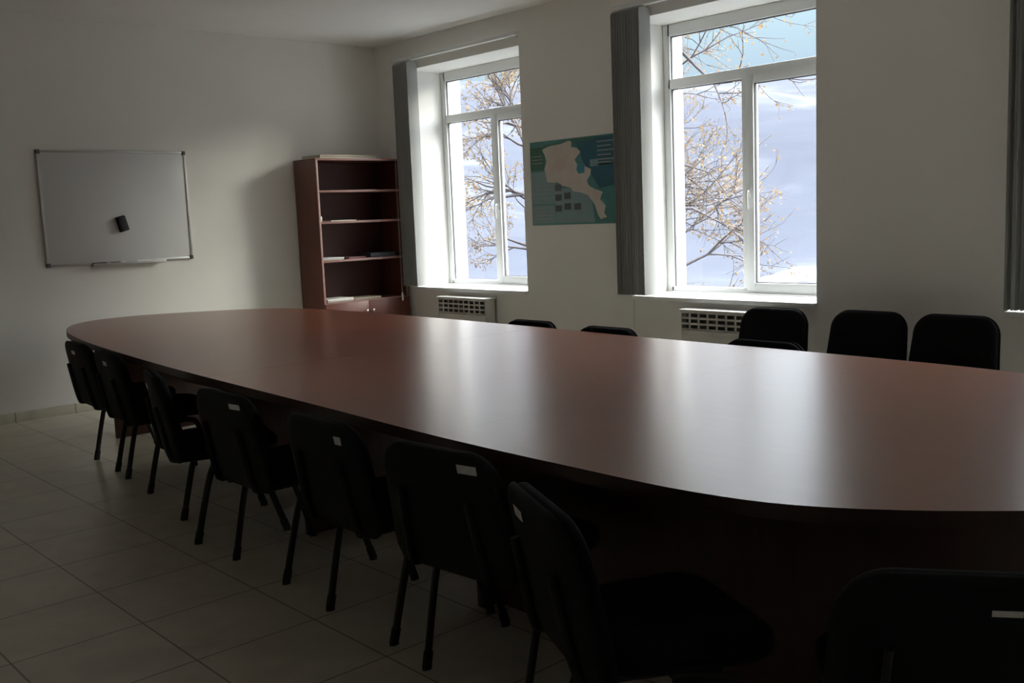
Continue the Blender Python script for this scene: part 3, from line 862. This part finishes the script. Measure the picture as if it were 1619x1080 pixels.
make_tree('small_tree', 'small tree with dry orange leaves outside, at the right edge of the right window', (2.35, 8.6, -3.3), 3.9,
          [(0.5 + 0.06 * k, 60 + 150 * k % 360, 0.35, 0.62) for k in range(8)], 5, 0.8)

# ------------------------------------------------------------------ light
SUN = Vector((0.38, 0.566, 0.198)).normalized()      # towards the low winter sun
ld = bpy.data.lights.new('winter_sun', 'SUN'); ld.energy = 1.9; ld.angle = math.radians(15); ld.color = (1.0, 0.93, 0.80)
lo = bpy.data.objects.new('winter_sun', ld); COL.objects.link(lo)
lo.rotation_euler = SUN.to_track_quat('Z', 'Y').to_euler()
lo.location = SUN * 30

w = bpy.data.worlds.new('sky'); scene.world = w; w.use_nodes = True
nt = w.node_tree; bg = nt.nodes['Background']
tc = nt.nodes.new('ShaderNodeTexCoord'); sx = nt.nodes.new('ShaderNodeSeparateXYZ')
nt.links.new(tc.outputs['Generated'], sx.inputs[0])
cr = nt.nodes.new('ShaderNodeValToRGB')
e = cr.color_ramp.elements
e[0].position = 0.0; e[0].color = (0.62, 0.68, 0.80, 1)
e[1].position = 1.0; e[1].color = (19.5, 20, 21, 1)
k = e.new(0.12); k.color = (0.60, 0.76, 0.92, 1)
k = e.new(0.19); k.color = (0.74, 0.98, 1.12, 1)
k = e.new(0.21); k.color = (0.86, 1.08, 1.22, 1)
k = e.new(0.25); k.color = (3.2, 3.4, 3.6, 1)
k = e.new(0.31); k.color = (8.0, 8.2, 8.6, 1)
k = e.new(0.55); k.color = (22, 22.3, 23, 1)
nt.links.new(sx.outputs['Z'], cr.inputs['Fac'])
# thin cloud
nz = nt.nodes.new('ShaderNodeTexNoise'); nz.inputs['Scale'].default_value = 4.0; nz.inputs['Detail'].default_value = 5
nt.links.new(tc.outputs['Generated'], nz.inputs['Vector'])
mr = nt.nodes.new('ShaderNodeMapRange'); mr.inputs['From Min'].default_value = 0.52; mr.inputs['From Max'].default_value = 0.75
mr.inputs['To Max'].default_value = 0.5
nt.links.new(nz.outputs['Fac'], mr.inputs['Value'])
mx = nt.nodes.new('ShaderNodeMix'); mx.data_type = 'RGBA'; mx.inputs['B'].default_value = (0.86, 0.88, 0.92, 1)
nt.links.new(mr.outputs['Result'], mx.inputs['Factor']); nt.links.new(cr.outputs['Color'], mx.inputs['A'])
# hazy glow around the sun
dt = nt.nodes.new('ShaderNodeVectorMath'); dt.operation = 'DOT_PRODUCT'; dt.inputs[1].default_value = SUN
nt.links.new(tc.outputs['Generated'], dt.inputs[0])
mxm = nt.nodes.new('ShaderNodeMath'); mxm.operation = 'MAXIMUM'; mxm.inputs[1].default_value = 0
pw = nt.nodes.new('ShaderNodeMath'); pw.operation = 'POWER'; pw.inputs[1].default_value = 12
ml = nt.nodes.new('ShaderNodeMath'); ml.operation = 'MULTIPLY'; ml.inputs[1].default_value = 1.2
nt.links.new(dt.outputs['Value'], mxm.inputs[0]); nt.links.new(mxm.outputs[0], pw.inputs[0]); nt.links.new(pw.outputs[0], ml.inputs[0])
ad = nt.nodes.new('ShaderNodeMix'); ad.data_type = 'RGBA'; ad.blend_type = 'ADD'; ad.clamp_result = False; ad.inputs['Factor'].default_value = 1
gc = nt.nodes.new('ShaderNodeMix'); gc.data_type = 'RGBA'; gc.blend_type = 'MULTIPLY'; gc.inputs['Factor'].default_value = 1; gc.inputs['A'].default_value = (1, 0.93, 0.82, 1)
nt.links.new(ml.outputs[0], gc.inputs['B'])
nt.links.new(mx.outputs['Result'], ad.inputs['A']); nt.links.new(gc.outputs['Result'], ad.inputs['B'])
# the sky is duller on the side away from the sun
ar = nt.nodes.new('ShaderNodeMapRange'); ar.interpolation_type = 'SMOOTHSTEP'
ar.inputs['From Min'].default_value = -0.55; ar.inputs['From Max'].default_value = 0.35; ar.inputs['To Min'].default_value = 0.10; ar.inputs['To Max'].default_value = 1.0
nt.links.new(sx.outputs['Y'], ar.inputs['Value'])
am = nt.nodes.new('ShaderNodeMix'); am.data_type = 'RGBA'; am.blend_type = 'MULTIPLY'; am.clamp_result = False; am.inputs['Factor'].default_value = 1
nt.links.new(ad.outputs['Result'], am.inputs['A']); nt.links.new(ar.outputs['Result'], am.inputs['B'])
nt.links.new(am.outputs['Result'], bg.inputs['Color'])
bg.inputs['Strength'].default_value = 1.0

# ------------------------------------------------------------------ camera
f_px, cx, cy, cz, yaw, pitch, roll = 1569.7, 8.15, -5.763, 1.43, 2.404, -0.127, -0.041
fw = Vector((math.cos(yaw) * math.cos(pitch), math.sin(yaw) * math.cos(pitch), math.sin(pitch)))
rt = Vector((math.sin(yaw), -math.cos(yaw), 0)); up = rt.cross(fw)
r2 = rt * math.cos(roll) + up * math.sin(roll); u2 = -rt * math.sin(roll) + up * math.cos(roll)
cam = bpy.data.cameras.new('camera'); cam.sensor_width = 36.0; cam.lens = 36.0 * f_px / 1619.0
cam.clip_start = 0.05; cam.clip_end = 3000
co = bpy.data.objects.new('camera', cam); COL.objects.link(co)
m = Matrix((r2, u2, -fw)).transposed().to_4x4(); m.translation = (cx, cy, cz)
co.matrix_world = m
scene.camera = co

scene.view_settings.view_transform = 'Standard'
scene.view_settings.look = 'None'
scene.view_settings.exposure = 0.0
scene.view_settings.gamma = 1.0
scene.view_settings.use_curve_mapping = False
scene.cycles.use_denoising = True
scene.cycles.max_bounces = 10
scene.cycles.diffuse_bounces = 6
scene.cycles.glossy_bounces = 4
scene.cycles.transparent_max_bounces = 12
scene.cycles.sample_clamp_indirect = 6.0
